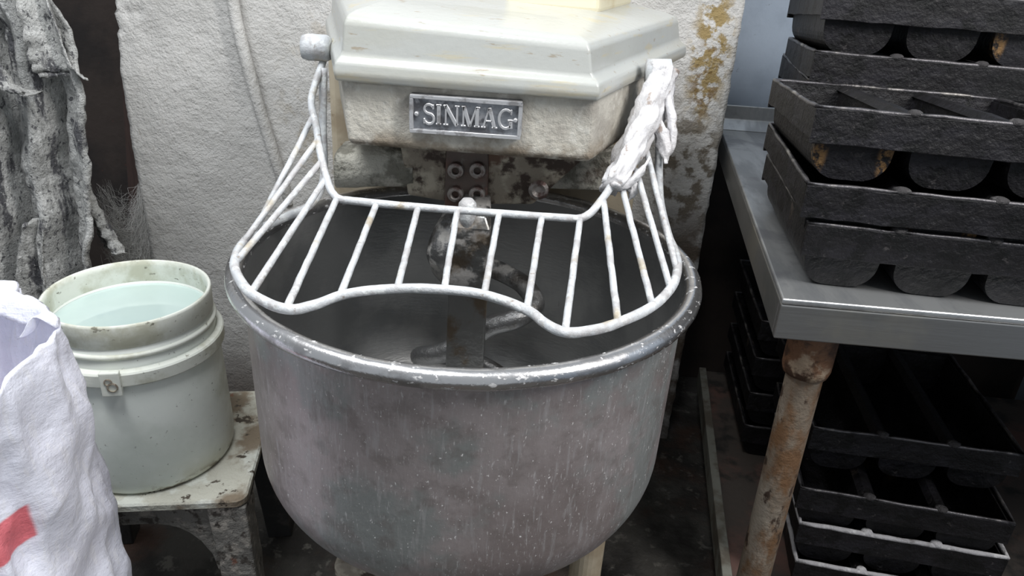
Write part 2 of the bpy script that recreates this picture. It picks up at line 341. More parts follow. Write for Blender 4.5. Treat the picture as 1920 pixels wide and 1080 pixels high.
# painted pipe running down the plaster
pp = bez([(-.566, .680, 1.75), (-.566, .680, 1.25), (-.558, .680, 1.021), (-.534, .680, .862), (-.508, .685, .735), (-.490, .693, .645), (-.480, .706, .58)], 10)
b = MB().tube(pp, lambda t, a: .0125*(1+.07*nz(t*30, a, 0)), 14)
tag(b.build('painted_pipe', MT['plaster'], smooth=True), 'thin grey painted pipe running slanted down the plaster wall', 'pipe')

# ------------------------------------------------------------------ the dough mixer
mx = thing('dough_mixer', 'cream spiral dough mixer with scuffed steel bowl and white wire guard', 'mixer', (0, .2, 0))
b = MB()
sr, sl = .404, -.30
def plan(fx0, fx1, y0, y1, z0, z1=None, din=0):
    z1 = z0 if z1 is None else z1
    return [(fx0, y0, z0), (fx1, y0, z1), (fx1+(y1-y0)*sr, y1, z1), (fx0+(y1-y0)*sl, y1, z0)]
hood = MB().loft([plan(-.1795, .158, .047, .50, .9955, .992), plan(-.181, .1595, .044, .50, 1.006, 1.001), plan(-.1795, .158, .046, .50, 1.019, 1.0125),
    plan(-.1745, .152, .054, .50, 1.0265, 1.0195), plan(-.172, .148, .0555, .50, 1.032, 1.0245), plan(-.169, .143, .059, .50, 1.066, 1.053), plan(-.166, .139, .064, .50, 1.0745, 1.061), plan(-.158, .130, .080, .50, 1.080, 1.066), plan(-.13, .10, .17, .50, 1.090, 1.079)])
hb = hood.build('hood', MT['enamel'], mx, smooth=True, bevel=.006, seg=4, angle=14)
hb.modifiers.new('face_normals', 'WEIGHTED_NORMAL').keep_sharp = True
tb = MB().loft([[(.02, .30, 1.075), (.165, .30, 1.072), (.235, .50, 1.072), (.02, .50, 1.075)], [(.025, .31, 1.17), (.16, .31, 1.17), (.23, .49, 1.17), (.025, .49, 1.17)]])
tag(tb.build('top_cover', MT['yellowed'], mx, bevel=.01, seg=3), 'yellowed raised cover on top of the hood')
hs = MB().loft([plan(-.163, .152, .070, .36, .9065, .905), plan(-.169, .1585, .061, .36, .912, .910), plan(-.1755, .1555, .060, .36, .996, .995)])
hs.build('head_housing', MT['housing'], mx, bevel=.005, seg=3, angle=18)
cl = MB().box((-.272, .335, 0), (.262, .675, 1.0))
cl.build('column', MT['column'], mx, bevel=.012, seg=3)
tag(MB().box((-.168, -.13, 0), (.075, .335, .338)).build('base', MT['bracket'], mx, bevel=.012, seg=3), 'grey mixer base under the bowl')
rl = MB().lathe([(0, 0), (.026, 0), (.026, .395), (.022, .402), (0, .402)], 24, (.213, -.015, 0))
tag(rl.build('support_post', MT['column'], mx, smooth=False), 'cream post under the bowl')
# name plate
npl = MB().box((-.0835, .0505, .935), (.0625, .062, .985)).build('name_plate', MT['plate'], mx, bevel=.0015)
fb = MB()
for a, c in (((-.0835, .0455, .9800), (.0625, .0515, .985)), ((-.0835, .0455, .935), (.0625, .0515, .940)), ((-.0835, .0455, .940), (-.0790, .0515, .980)), ((.0580, .0455, .940), (.0625, .0515, .980))): fb.box(a, c)
fb.build('plate_border', MT['letter'], npl, bevel=.0008)
for xx in (-.0750, .0548):
    MB().lathe([(0, 0), (.0030, 0), (.0030, .004), (.0018, .0055), (0, .0055)], 12).build('plate_rivet', MT['letter'], npl, smooth=False, shift=False)
    o = COL.objects[-1]; o.rotation_euler = (R(90), 0, 0); o.location = (xx, .0510-.2, .9600)
def letter(strokes, x, wscale=1.0):
    """strokes: list of (points, width) in a unit box, x wide, raised off the plate"""
    m_ = MB(); H = .0265; z0 = .9475
    for pts, wd in strokes:
        P = [Vector((p[0], p[1])) for p in pts]; n = len(P); Lp, Rp = [], []
        for i in range(n):
            t = (P[min(i+1, n-1)]-P[max(i-1, 0)]).normalized(); nn = Vector((-t.y, t.x))*wd*.5
            Lp.append(P[i]+nn); Rp.append(P[i]-nn)
        for i in range(n-1):
            q = [Lp[i], Lp[i+1], Rp[i+1], Rp[i]]
            lo = [(x+p.x*H*wscale, .0508, z0+p.y*H) for p in q]; hi = [(x+p.x*H*wscale, .0468, z0+p.y*H) for p in q]
            m_.hexa(lo, hi)
    return m_
arc = lambda cx, cy, rx, ry, a0, a1, n=12: [(cx+rx*math.cos(R(a0+(a1-a0)*i/n)), cy+ry*math.sin(R(a0+(a1-a0)*i/n))) for i in range(n+1)]
TK, TN, SF = .20, .10, .085
glyph = {
 'S': [(arc(.32, .75, .24, .22, 20, 250)+arc(.34, .27, .26, .25, 90, -160), .13), ([(.55, .98), (.55, .74)], TN), ([(.08, .02), (.08, .28)], TN)],
 'I': [([(.15, 0), (.15, 1)], TK), ([(0, .035), (.3, .035)], SF), ([(0, .965), (.3, .965)], SF)],
 'N': [([(.13, 0), (.13, 1)], TN), ([(.10, 1), (.74, 0)], TK), ([(.74, 0), (.74, 1)], TN), ([(0, .035), (.28, .035)], SF), ([(-.02, .965), (.2, .965)], SF), ([(.6, .965), (.88, .965)], SF)],
 'M': [([(.13, 0), (.13, 1)], TN), ([(.13, 1), (.48, .02)], TK), ([(.48, .02), (.83, 1)], TN), ([(.86, 0), (.86, 1)], TK), ([(0, .035), (.28, .035)], SF), ([(.70, .035), (1.02, .035)], SF), ([(0, .965), (.2, .965)], SF), ([(.78, .965), (1.02, .965)], SF)],
 'A': [([(.12, 0), (.42, 1)], TN), ([(.42, 1), (.74, 0)], TK), ([(.22, .35), (.62, .35)], SF), ([(0, .035), (.26, .035)], SF), ([(.58, .035), (.9, .035)], SF)],
 'G': [(arc(.44, .5, .36, .46, 50, 318, 20), .14), ([(.72, .04), (.72, .46)], TK), ([(.54, .44), (.90, .44)], SF*1.2), ([(.72, .98), (.72, .72)], TN)],
}
xx = -.0665
for ch, adv in zip('SINMAG', (.70, .40, .95, 1.08, .88, .9)):
    letter(glyph[ch], xx, .92).build('letter', MT['letter'], npl, bevel=.0006, seg=1); xx += adv*.0265*.92
# brackets under the head
cr = MB(); ring = []
for k in range(9):
    x = -.214+.118*k/8; rr = []
    for a in range(14):
        an = 2*math.pi*a/14; h_ = .030*(1+.12*nz(k*.9, a*.8, 3)); d_ = .05
        sq = lambda v: math.copysign(abs(v)**.55, v)
        rr.append((x+.004*nz(a, k, 1), .19+d_*sq(math.cos(an)), .842+h_*sq(math.sin(an))+.012*(k/8)))
    ring.append(rr)
cr.loft(ring); tag(cr.build('dough_crust', MT['crust'], mx, smooth=True), 'cracked grey dough crust under the head')
MB().loft([[(-.105, .150, .812), (-.046, .150, .806), (-.046, .30, .806), (-.105, .30, .812)], [(-.115, .130, .912), (-.046, .130, .912), (-.046, .32, .912), (-.115, .32, .912)]]).build('arm_bracket', MT['bracket'], mx, bevel=.004)
MB().loft([[(.016, .150, .806), (.085, .150, .811), (.085, .30, .811), (.016, .30, .806)], [(.016, .125, .912), (.170, .125, .912), (.185, .33, .912), (.016, .33, .912)]]).build('arm_bracket', MT['bracket'], mx, bevel=.004)
MB().loft([[(.07, .26, .800), (.235, .26, .806), (.235, .335, .806), (.07, .335, .800)], [(.06, .26, .870), (.235, .26, .866), (.235, .335, .866), (.06, .335, .870)]]).build('lower_housing', MT['crust'], mx, bevel=.006)
bp = MB().box((-.047, .136, .800), (.017, .30, .912)).build('bolt_plate', MT['boltplate'], mx, bevel=.003)
for px, pz in ((-.031, .862), (.001, .8645), (-.0305, .826), (.0015, .8285)):
    m_ = MB().lathe([(.0055, -.004), (.0055, .009), (.0075, .010), (.0115, .009), (.0125, .006), (.0125, -.004)], 18)
    o = m_.build('bolt', MT['bolt'], bp, smooth=False, shift=False); o.rotation_euler = (R(90), 0, 0); o.location = (px, .136-.2, pz)
MB().lathe([(0, -.004), (.012, -.004), (.015, .004), (.010, .008), (.005, .004), (0, .004)], 18).build('bolt', MT['bolt'], bp, shift=False)
o = COL.objects[-1]; o.rotation_euler = (R(90), 0, 0); o.location = (.092, .132-.2, .842)
# breaker bar and spiral hook
bb = MB().loft([[(-.0300, .036, .40), (.0275, .036, .40), (.0275, .052, .40), (-.0300, .052, .40)], [(-.0275, .036, .70), (.0290, .036, .70), (.0290, .052, .70), (-.0275, .052, .70)],
                [(-.0265, .036, .81), (.0290, .036, .81), (.0290, .055, .81), (-.0265, .055, .81)], [(-.018, .045, .826), (.022, .045, .826), (.022, .14, .826), (-.018, .14, .826)]])
bar = bb.build('breaker_bar', MT['bar'], mx, bevel=.003)
kn = MB().lathe([(0, .026), (.007, .025), (.012, .019), (.0135, .010), (.012, .0), (.009, -.02), (0, -.02)], 20, (-.004, .046, .824))
tag(kn.build('knob', MT['wire'], bar, smooth=True), 'white crusted knob on top of the bar')
hp = bez([(-.005, .215, .905), (-.008, .205, .82), (-.028, .150, .775), (-.036, .130, .735), (-.030, .16, .70), (.02, .19, .685), (.075, .165, .672), (.098, .118, .662), (.075, .085, .652), (.03, .075, .636), (-.03, .075, .590), (-.078, .11, .555), (-.07, .175, .52), (.0, .215, .49), (.08, .18, .46), (.10, .11, .44), (.05, .07, .425)], 9)
def hr(t, a):
    r0 = .016
    if t < .12: r0 = .026
    elif t < .30: r0 = .026+.010*math.sin((t-.12)/.18*math.pi)
    return r0*(1+.10*nz(t*26, math.cos(a)*2, math.sin(a)*2))
MB().tube(hp, hr, 16).build('spiral_hook', MT['hook'], mx, smooth=True)
# bowl: outer skin, inner skin, rolled rim
ox = .004
def bprof(R0, z0, R1, z1, zb, k, n=26):
    L_ = [(R0+(R1-R0)*t/8, z0+(z1-z0)*t/8) for t in range(9)]
    for i in range(1, n+1):
        a = i/n*math.pi/2; L_.append((max(R1*max(math.cos(a), 0)**(2/k), 0.0005), z1-(z1-zb)*math.sin(a)**(2/k)))
    return L_
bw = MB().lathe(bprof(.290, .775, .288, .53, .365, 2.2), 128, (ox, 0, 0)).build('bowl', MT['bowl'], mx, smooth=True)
bi = MB().lathe(bprof(.287, .778, .284, .53, .370, 2.2), 128, (ox, 0, 0)).build('bowl_lining', MT['bowlin'], bw, smooth=True)
tag(bi, 'dark steel inside of the bowl')
rp = [(ox+.298*math.cos(2*math.pi*k/144), .298*math.sin(2*math.pi*k/144), .779+.0006*nz(k*.3)) for k in range(144)]
MB().tube(rp, .0118, 16, closed=True).build('rim', MT['rim'], bw, smooth=True)
MB().lathe([(.2905, .772), (.2935, .769), (.2915, .763), (.2895, .760)], 128, (ox, 0, 0)).build('rim_seam', MT['rim'], bw, smooth=True)
# wire guard
gd = MB()
FL = [(-.238, .200, .995), (-.244, .150, .948), (-.229, .115, .919), (-.211, .070, .888), (-.187, .020, .861), (-.172, .000, .8535)]
FR = [(.151, .000, .850), (.165, .012, .857), (.192, .060, .882), (.226, .130, .931), (.253, .200, .998)]
gpath = bez(FL, 6)+bez([(-.165, -.001, .852), (-.08, 0, .849), (.04, 0, .848), (.143, -.001, .8485)], 8)+bez(FR, 6)
wob = lambda s: (lambda t, a: s*(1+.10*nz(t*60, math.cos(a)*1.5, math.sin(a)*1.5)))
gd.tube(gpath, wob(.0052), 12)
guard = gd.build('wire_guard', MT['wire'], mx, smooth=True)
HP = [(-.236, .19, .985), (-.234, .165, .90), (-.226, .125, .835), (-.236, .085, .809), (-.256, .045, .805), (-.275, -.008, .805), (-.279, -.060, .805), (-.268, -.115, .805), (-.247, -.158, .805), (-.215, -.199, .805), (-.170, -.226, .805), (-.143, -.212, .805), (-.116, -.180, .805), (-.063, -.157, .805), (-.011, -.151, .805), (.038, -.157, .805), (.087, -.187, .805), (.108, -.216, .805), (.129, -.232, .805), (.158, -.223, .805), (.188, -.201, .805), (.231, -.154, .805), (.261, -.095, .805), (.277, -.034, .805), (.281, .021, .805), (.279, .08, .809), (.270, .135, .845), (.262, .175, .93), (.256, .198, .99)]
MB().tube(bez(HP, 6), wob(.0058), 12).build('hoop', MT['wire'], guard, smooth=True)
top = [(-.237, .125, .926), (-.221, .095, .904), (-.207, .065, .884), (-.196, .035, .867), (-.172, .0, .853), (-.120, .0, .849), (-.065, .0, .848), (-.013, .0, .848), (.042, .0, .848), (.098, .0, .848), (.148, .0, .849), (.179, .030, .864), (.204, .070, .878), (.226, .100, .890), (.240, .140, .915)]
bot = [(-.2775, -.025, .805), (-.279, -.060, .805), (-.266, -.116, .805), (-.219, -.190, .805), (-.170, -.221, .805), (-.122, -.184, .805), (-.063, -.157, .805), (-.010, -.151, .805), (.037, -.156, .805), (.087, -.187, .805), (.129, -.230, .805), (.187, -.199, .805), (.230, -.152, .805), (.258, -.099, .805), (.274, -.045, .805)]
for a, c in zip(top, bot):
    a, c = Vector(a), Vector(c); n = 14
    MB().tube([a.lerp(c, i/n)+Vector((.0006*nz(i*.7, a.x*40), .0006*nz(i*.7, a.x*40, 5), 0)) for i in range(n+1)], wob(.0042), 10).build('guard_rod', MT['wire'], guard, smooth=True)
pv = MB().lathe([(0, -.02), (.017, -.02), (.019, -.012), (.019, .014), (.016, .020), (0, .021)], 24)
o = pv.build('pivot_cap', MT['wire'], mx, smooth=True, shift=False); o.rotation_euler = (0, R(90), 0); o.location = (-.247, 0, 1.012)
pv = MB().lathe([(0, -.02), (.017, -.02), (.019, .014), (0, .021)], 24)
o = pv.build('pivot_cap', MT['wire'], mx, smooth=True, shift=False); o.rotation_euler = (0, R(90), 0); o.location = (.255, 0, 1.010)

# torn plastic wound round the right guard arm
tw = thing('plastic_wrap', 'torn floury white plastic wound around the guard arm right of the head', 'plastic', (.24, .15, .9))
wp = bez([(.262, .198, 1.018), (.258, .190, .995), (.244, .165, .958), (.226, .130, .928), (.205, .085, .898), (.190, .052, .879)], 10)
def wr(t, a):
    r0 = .019-.003*t+.006*math.sin(t*math.pi)
    rid = abs(nz(t*5, math.cos(a)*2.6, math.sin(a)*2.6))
    return r0*(.80+.22*math.cos(2*a+t*2)+.75*rid+.12*nz(t*22, math.cos(a)*6, math.sin(a)*6))
MB().tube(wp, wr, 40).build('sleeve', MT['wrap'], tw, smooth=True)
for k, (pa, ra) in enumerate([
    ([(.262, .19, 1.0), (.275, .165, .955), (.278, .15, .915), (.272, .145, .89)], .010),
    ([(.252, .16, .95), (.266, .14, .92), (.270, .125, .895)], .012),
    ([(.190, .045, .885), (.207, .055, .880), (.228, .075, .893), (.243, .10, .91)], .0085),
    ([(.215, .075, .885), (.221, .07, .868), (.216, .066, .855)], .007),
    ([(.232, .145, .965), (.222, .118, .935), (.205, .085, .905)], .007)]):
    MB().tube(bez(pa, 9), (lambda t, a, ra=ra, k=k: ra*.8*(.25+.75*abs(math.sin(min(1, t*1.1+.12)*math.pi))**.5)*(.75+.5*math.cos(2*a+t*4+k)*.6+.9*abs(nz(t*7+k*9, math.cos(a)*2.5, math.sin(a)*2.5)))), 20).build('loose_fold', MT['wrap'], tw, smooth=True)

# ------------------------------------------------------------------ stool, bucket, water
RZ = R(10)
st = thing('stool', 'low square stool with flaking seat carrying the white bucket', 'stool', (-.532, .105, 0), (0, 0, RZ))
hw, hd, zs = .172, .158, .345
ring = []
def rrect(w_, d_, z_, r_=.02, n=5):
    out = []
    for cx, cy, a0 in ((w_-r_, d_-r_, 0), (-w_+r_, d_-r_, 90), (-w_+r_, -d_+r_, 180), (w_-r_, -d_+r_, 270)):
        for i in range(n+1): out.append((cx+r_*math.cos(R(a0+90*i/n)), cy+r_*math.sin(R(a0+90*i/n)), z_))
    return out
MB().loft([rrect(hw-.003, hd-.003, zs-.016), rrect(hw, hd, zs-.013), rrect(hw, hd, zs-.003), rrect(hw-.003, hd-.003, zs)]).build('seat', MT['seat'], st, shift=False)
for sx in (-1, 1):
    for sy in (-1, 1):
        l_ = MB(); rg = []
        for i in range(13):
            t = i/12; z = (zs-.016)*(1-t); s_ = .030-.006*t
            cx, cy = sx*(hw-.032+.018*t), sy*(hd-.032+.018*t); j = .0035 if (sx > 0 and sy < 0) else .001
            rg.append([(cx+dx*s_+j*nz(i*1.3, q, 1), cy+dy*s_+j*nz(i*1.3, q, 7), z) for q, (dx, dy) in enumerate(((-1, -1), (0, -1), (1, -1), (1, 0), (1, 1), (0, 1), (-1, 1), (-1, 0)))])
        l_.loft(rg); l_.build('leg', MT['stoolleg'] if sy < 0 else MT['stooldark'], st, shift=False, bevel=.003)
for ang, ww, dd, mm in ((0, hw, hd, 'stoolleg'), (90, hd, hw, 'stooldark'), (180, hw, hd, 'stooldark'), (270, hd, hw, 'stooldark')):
    ap = MB(); lo, n = [], 16
    prof = []
    for i in range(n+1):
        t = -1+2*i/n; x = t*(ww-.05); z = zs-.05-.17*(1-math.sqrt(max(0, 1-abs(t)**3))) ; prof.append((x, z))
    rgs = []
    for x, z in prof:
        q = [(x, -dd+.012, z), (x, -dd+.030, z), (x, -dd+.030, zs-.014), (x, -dd+.012, zs-.014)]
        c_, s_ = math.cos(R(ang)), math.sin(R(ang)); rgs.append([(p[0]*c_-p[1]*s_, p[0]*s_+p[1]*c_, p[2]) for p in q])
    ap.loft(rgs); ap.build('apron', MT[mm], st, shift=False)

BX, BY, BZ = -.533, .092, .3455
bk = thing('bucket', 'white plastic bucket of water standing on the stool', 'bucket', (BX, BY, BZ))
MB().lathe([(.0005, .001), (.118, .001), (.124, .004), (.127, .012), (.1290, .03), (.1265, .12), (.1235, .228), (.1205, .232), (.1185, .262), (.1155, .262), (.1175, .232), (.1195, .226), (.125, .03), (.120, .010), (.0005, .010)], 96).build('body', MT['bucket'], bk, smooth=True, shift=False)
MB().lathe([(.1235, .205), (.1315, .206), (.1325, .208), (.1325, .226), (.1305, .2285), (.1225, .231), (.1225, .22)], 96).build('collar', MT['bucketrim'], bk, smooth=False, shift=False)
MB().lathe([(.1195, .246), (.1230, .247), (.1242, .250), (.1230, .253), (.1190, .254)], 96).build('rib', MT['bucketrim'], bk, smooth=True, shift=False)
MB().lathe([(.1185, .262), (.1205, .264), (.1208, .296), (.1202, .2995), (.1180, .3005), (.1155, .299), (.1150, .290), (.1155, .262)], 96).build('rim', MT['bucketrim'], bk, smooth=True, shift=False)
an = R(-77)
lug = MB()
def pol(r, a, z): return (r*math.cos(a), r*math.sin(a), z)
rg = []
for r0 in (.130, .1405):
    rg.append([pol(r0, an-.10, .196), pol(r0, an+.10, .196), pol(r0, an+.10, .236), pol(r0, an-.10, .236)])
lug.loft(rg); lg = lug.build('handle_lug', MT['bucketrim'], bk, shift=False, bevel=.002)
for da, dz, rr in ((-.016, .221, .0058), (.018, .212, .0078)):
    c = Vector(pol(.1405, an+da, dz)); m_ = MB().lathe([(0, -.004), (rr, -.004), (rr, .0008), (rr*.75, .0014), (rr*.75, -.003), (0, -.003)], 14)
    o = m_.build('lug_hole', MT['char' if False else 'bracket'], lg, shift=False); o.location = c; o.rotation_euler = (Vector(pol(1, an, 0))).to_track_quat('Z', 'Y').to_euler()
wt = MB(); n = 72; rg = []
for r_ in (.1170, .112, .08, .04, .0004): rg.append([(BX+r_*math.cos(2*math.pi*k/n), BY+r_*math.sin(2*math.pi*k/n), BZ+.258+(.0012 if r_ > .12 else 0)) for k in range(n)])
base_r = [(BX+.1165*math.cos(2*math.pi*k/n), BY+.1165*math.sin(2*math.pi*k/n), BZ+.05) for k in range(n)]
wt.loft([base_r]+rg, cap=True)
tag(wt.build('water', MT['water'], None, smooth=True), 'pale aqua water nearly filling the white bucket', 'water')

# ------------------------------------------------------------------ flour sack
SX, SY = -.648, -.240
sk = thing('flour_sack', 'open white woven sack with a red printed block in front of the bucket', 'sack', (SX, SY, 0))
NU, NV = 176, 120
def sack_pt(u, v, inner=0.0):
    th = 2*math.pi*u
    z = v
    k = z/.80
    a = .200-.012*k-.018*max(0, (k-.55)/.45)**1.2 - .05*max(0, .12-k)/.12
    bb_ = .150-.006*k-.02*max(0, (k-.6)/.4) - .03*max(0, .12-k)/.12
    c, s = math.cos(th), math.sin(th); e = .62
    x = a*math.copysign(abs(c)**e, c); y = bb_*math.copysign(abs(s)**e, s)
    n1 = fbm((c*1.6+7, s*1.6, z*3.4), 3)*.022 + fbm((c*4, s*4+3, z*9), 4)*.010
    ridge = .008*math.sin(th*9+z*14+3*nz(c*2, s*2, z*4)) * min(1, z*2)
    crease = -.012*abs(nz(c*5+z*4, s*5-z*3, z*7))**.6
    d = (n1+ridge*.6+crease)*(.6+.6*k)-inner
    return Vector((SX+x*(1+d/.2), SY+y*(1+d/.16), z))
def ztop_(u):
    th = 2*math.pi*u; c, s = math.cos(th), math.sin(th)
    return .752-.030*max(0, c)**2-.050*max(0, -s)*(1-.4*abs(c)) + .010*nz(c*3, s*3, 4)+.004*nz(c*9, s*9, 4)
rings = []
for j in range(NV+1):
    rings.append([sack_pt(i/NU, ztop_(i/NU)*j/NV) for i in range(NU)])
lip = []
for j, (dz, inn) in enumerate(((-.001, .003), (-.006, .006), (-.03, .010), (-.08, .022+0), (-.15, .03), (-.24, .03), (-.26, .10), (-.262, .19))):
    rings.append([sack_pt(i/NU, max(.02, ztop_(i/NU)+dz), inn) for i in range(NU)])
m_ = MB(); m_.loft(rings, cap=True)
m_.build('body', MT['sack'], sk, smooth=True)
# folded hem flaps over the mouth
for (u0, u1, out, dz, sd) in ((.05, .20, -.055, -.010, 1), (.20, .42, -.045, .004, 5)):
    g = MB(); rows, cols = 10, 26; vs = []
    for j in range(rows+1):
        t = j/rows
        for i in range(cols+1):
            u = u0+(u1-u0)*i/cols; p = sack_pt(u % 1, ztop_(u % 1))
            q = Vector((SX-p.x, SY-p.y, 0)).normalized()
            p = p + q*(-out*t*(.7+.5*nz(u*18, sd)))+Vector((0, 0, .004+dz*t*t+.014*math.sin(t*math.pi)+.007*nz(u*30, t*3, sd)))
            vs.append(p)
    g.add(vs, [(j*(cols+1)+i, j*(cols+1)+i+1, (j+1)*(cols+1)+i+1, (j+1)*(cols+1)+i) for j in range(rows) for i in range(cols)])
    o = g.build('mouth_fold', MT['sack'], sk, smooth=True); q = o.modifiers.new('thick', 'SOLIDIFY'); q.thickness = .0012

# ------------------------------------------------------------------ hanging cloth and cobweb
cx_ = thing('hanging_cloth', 'grey flour-caked cloth hanging in folds behind the bucket', 'cloth', (-.95, .45, .2))
def cloth_pt(u, v, sd=0):
    z = 1.30-.98*v
    wr_ = -.775+.03*math.sin(v*4)-.035*max(0, v-.45)+ (-.035 if z > .98 else 0)*min(1, (z-.98)*12)
    wl = -1.22
    x = wr_+(wl-wr_)*(1-u)
    ph = u*30+1.6*nz(u*2.2, v*1.4, 3+sd)+.9*v
    f = .034*math.sin(ph)+.016*math.sin(ph*1.9+1.3+v*2)
    y = .47+f*(.55+.6*v)-.03*u+.008*fbm((x*26, z*9, sd), 4)+.0035*fbm((x*80, z*60, sd), 3)
    x += .010*fbm((z*12, 3, u*4), 3)*u
    return (x, y, z)
g = MB(); cu, cv = 130, 170
g.add([cloth_pt(i/cu, j/cv) for j in range(cv+1) for i in range(cu+1)], [(j*(cu+1)+i, j*(cu+1)+i+1, (j+1)*(cu+1)+i+1, (j+1)*(cu+1)+i) for j in range(cv) for i in range(cu)])
o = g.build('drape', MT['cloth'], cx_, smooth=True); q = o.modifiers.new('thick', 'SOLIDIFY'); q.thickness = .004
def ribbon(path, wid, name, sd):
    g = MB(); P = bez(path, 10); n = len(P); c = 8; vs = []
    for i, p in enumerate(P):
        w_ = wid*(.55+.6*i/n)
        for k in range(c+1):
            t = k/c-.5; vs.append(p+Vector((t*w_, .02*math.cos(t*5+sd)+.010*nz(i*.4, k*.5, sd), .006*nz(i*.6, k*.7, sd+3))))
    g.add(vs, [(i*(c+1)+k, i*(c+1)+k+1, (i+1)*(c+1)+k+1, (i+1)*(c+1)+k) for i in range(n-1) for k in range(c)])
    o = g.build(name, MT['cloth'], cx_, smooth=True); q = o.modifiers.new('thick', 'SOLIDIFY'); q.thickness = .003
ribbon([(-.800, .445, .70), (-.790, .445, .64), (-.780, .45, .59), (-.765, .45, .545)], .055, 'torn_flap', 2)
ribbon([(-.80, .41, 1.12), (-.785, .405, 1.0), (-.775, .40, .93), (-.762, .41, .90)], .075, 'torn_flap', 6)
ribbon([(-.93, .405, 1.0), (-.90, .395, .93), (-.875, .39, .885), (-.84, .40, .87)], .045, 'torn_flap', 9)
ribbon([(-.88, .41, .62), (-.90, .40, .54), (-.91, .40, .46), (-.90, .41, .38)], .060, 'torn_flap', 12)
wb = MB()
for k in range(620):
    a = Vector((-.800+.030*random.random(), .45+.06*random.random(), .44+.24*random.random()**1.5)); c = Vector((-.832+.006*random.random(), .690+.015*random.random(), .40+.21*random.random()**1.3))
    if random.random() < .2: c = a.lerp(c, .3+.6*random.random())+Vector((.05*(random.random()-.5), 0, .07*(random.random()-.5)))
    sag = .01+.07*random.random(); pts = []; w_ = .012+.03*random.random()
    for i in range(15):
        t = i/14; p = a.lerp(c, t); p.z -= sag*4*t*(1-t); p += Vector((w_*nz(k*3.1, t*4), w_*nz(k*1.7, t*4, 4), w_*nz(k*2.3, t*4, 8)))*min(1, 6*t*(1-t)); pts.append(p)
    wb.tube(pts, .00012+.00022*random.random()**2, 3, cap=False)
tag(wb.build('cobweb', MT['web']), 'dusty grey cobweb strung between the cloth and the wall', 'cobweb', kind='stuff')

# ------------------------------------------------------------------ steel table
tbl = thing('steel_table', 'stainless steel table with rusty pipe leg carrying the black pans', 'table', (.49, 0, 0))
C0 = Vector((.411, -.055)); fdir = Vector((math.cos(R(-2)), math.sin(R(-2)))); ldir = Vector((math.sin(R(6.8)), math.cos(R(6.8))))
def tp(a, b_): q = C0+fdir*a+ldir*b_; return (q.x, q.y)
TL = 1.08; TD = .99
def slab(m_, a0, a1, b0, b1, z0, z1):
    q = [tp(a0, b0), tp(a1, b0), tp(a1, b1), tp(a0, b1)]
    return m_.loft([[(*p, z0) for p in q], [(*p, z1) for p in q]])
slab(MB(), 0, TL, 0, TD, .772, .780).build('tabletop', MT['steel'], tbl, bevel=.0025, seg=3)
slab(MB(), .0, TL, 0.0, .014, .722, .7715).build('front_apron', MT['steeledge'], tbl, bevel=.002)
slab(MB(), .0, .014, .0145, TD, .722, .7715).build('side_apron', MT['steeledge'], tbl, bevel=.002)
bs = MB().loft([[(*tp(0, TD-.045), .7805), (*tp(TL, TD-.045), .7805), (*tp(TL, TD), .7805), (*tp(0, TD), .7805)], [(*tp(0, TD-.012), .800), (*tp(TL, TD-.012), .800), (*tp(TL, TD), .800), (*tp(0, TD), .800)], [(*tp(0, TD-.004), .832), (*tp(TL, TD-.004), .832), (*tp(TL, TD), .832), (*tp(0, TD), .832)]])
bs.build('backsplash', MT['steel'], tbl, bevel=.002)
for a, bq in ((.085, .06), (.34, .96), (1.0, .06), (1.0, .88)):
    x, y = tp(a, bq)
    if a == .085 and bq == .06: x, y = .488, 0.004
    lean = .006
    lg = MB().tube([(x+lean*(1-i/12)*1.0, y, .722*i/12) for i in range(13)], lambda t, q: .0255*(1+.02*nz(t*20, q)), 22).build('leg', MT['rustpipe'], tbl, smooth=True)
    MB().lathe([(.026, .640), (.031, .642), (.0335, .652), (.0335, .700), (.032, .7215), (.026, .7215)], 24, (x, y, 0)).build('coupling', MT['rustcouple'], lg, smooth=True)
def sslab(a0, a1, b0, b1, z0, z1, nm, mm, par):
    return slab(MB(), a0, a1, b0, b1, z0, z1).build(nm, MT[mm], par, bevel=.002)
sh = sslab(.075, TL, .13, TD-.05, .098, .112, 'lower_shelf', 'shelf', tbl)
sslab(.055, .074, .13, TD-.05, .070, .122, 'shelf_edge', 'shelfedge', sh)

# ------------------------------------------------------------------ baking pans
N_C, P_, L_, H_ = 3, .113, .335, .086
def cup_profile(hw_t, hw_b, rb, h, z0=0.0, n=7):
    right = [(hw_t, h)]
    right.append((hw_b+(hw_t-hw_b)*.45, h*.62))
    for i in range(n+1):
        a = R(-8-82*i/n); right.append((hw_b-rb+rb*math.cos(a), z0+rb+rb*math.sin(a)))
    return right+[(-x, z) for x, z in reversed(right)]
def cup_mesh():
    o_ = cup_profile(.0495, .046, .032, H_-.003); i_ = cup_profile(.0470, .0435, .030, H_-.003, .0025); n = len(o_)
    m_ = MB(); y0, y1 = .004, L_-.004; t = .0025
    def ringy(pr, y, tap): return [(x, y+tap*(1-z/H_), z) for x, z in pr]
    A = ringy(o_, y0, .010); Bk = ringy(o_, y1, -.010); Ai = ringy(i_, y0+t, .010); Bi = ringy(i_, y1-t, -.010)
    m_.loft([A, Bk], cap=True, closed=False); m_.loft([Ai, Bi], cap=True, closed=False)
    m_.add([A[0], Bk[0], Bi[0], Ai[0]], [(0, 1, 2, 3)]); m_.add([A[-1], Bk[-1], Bi[-1], Ai[-1]], [(0, 1, 2, 3)])
    m_.add([A[0], A[-1], Ai[-1], Ai[0]], [(0, 1, 2, 3)]); m_.add([Bk[0], Bk[-1], Bi[-1], Bi[0]], [(0, 1, 2, 3)])
    return m_
WT = N_C*P_
CUPX = [P_*(k+.5) for k in range(N_C)]
pcount = [0]
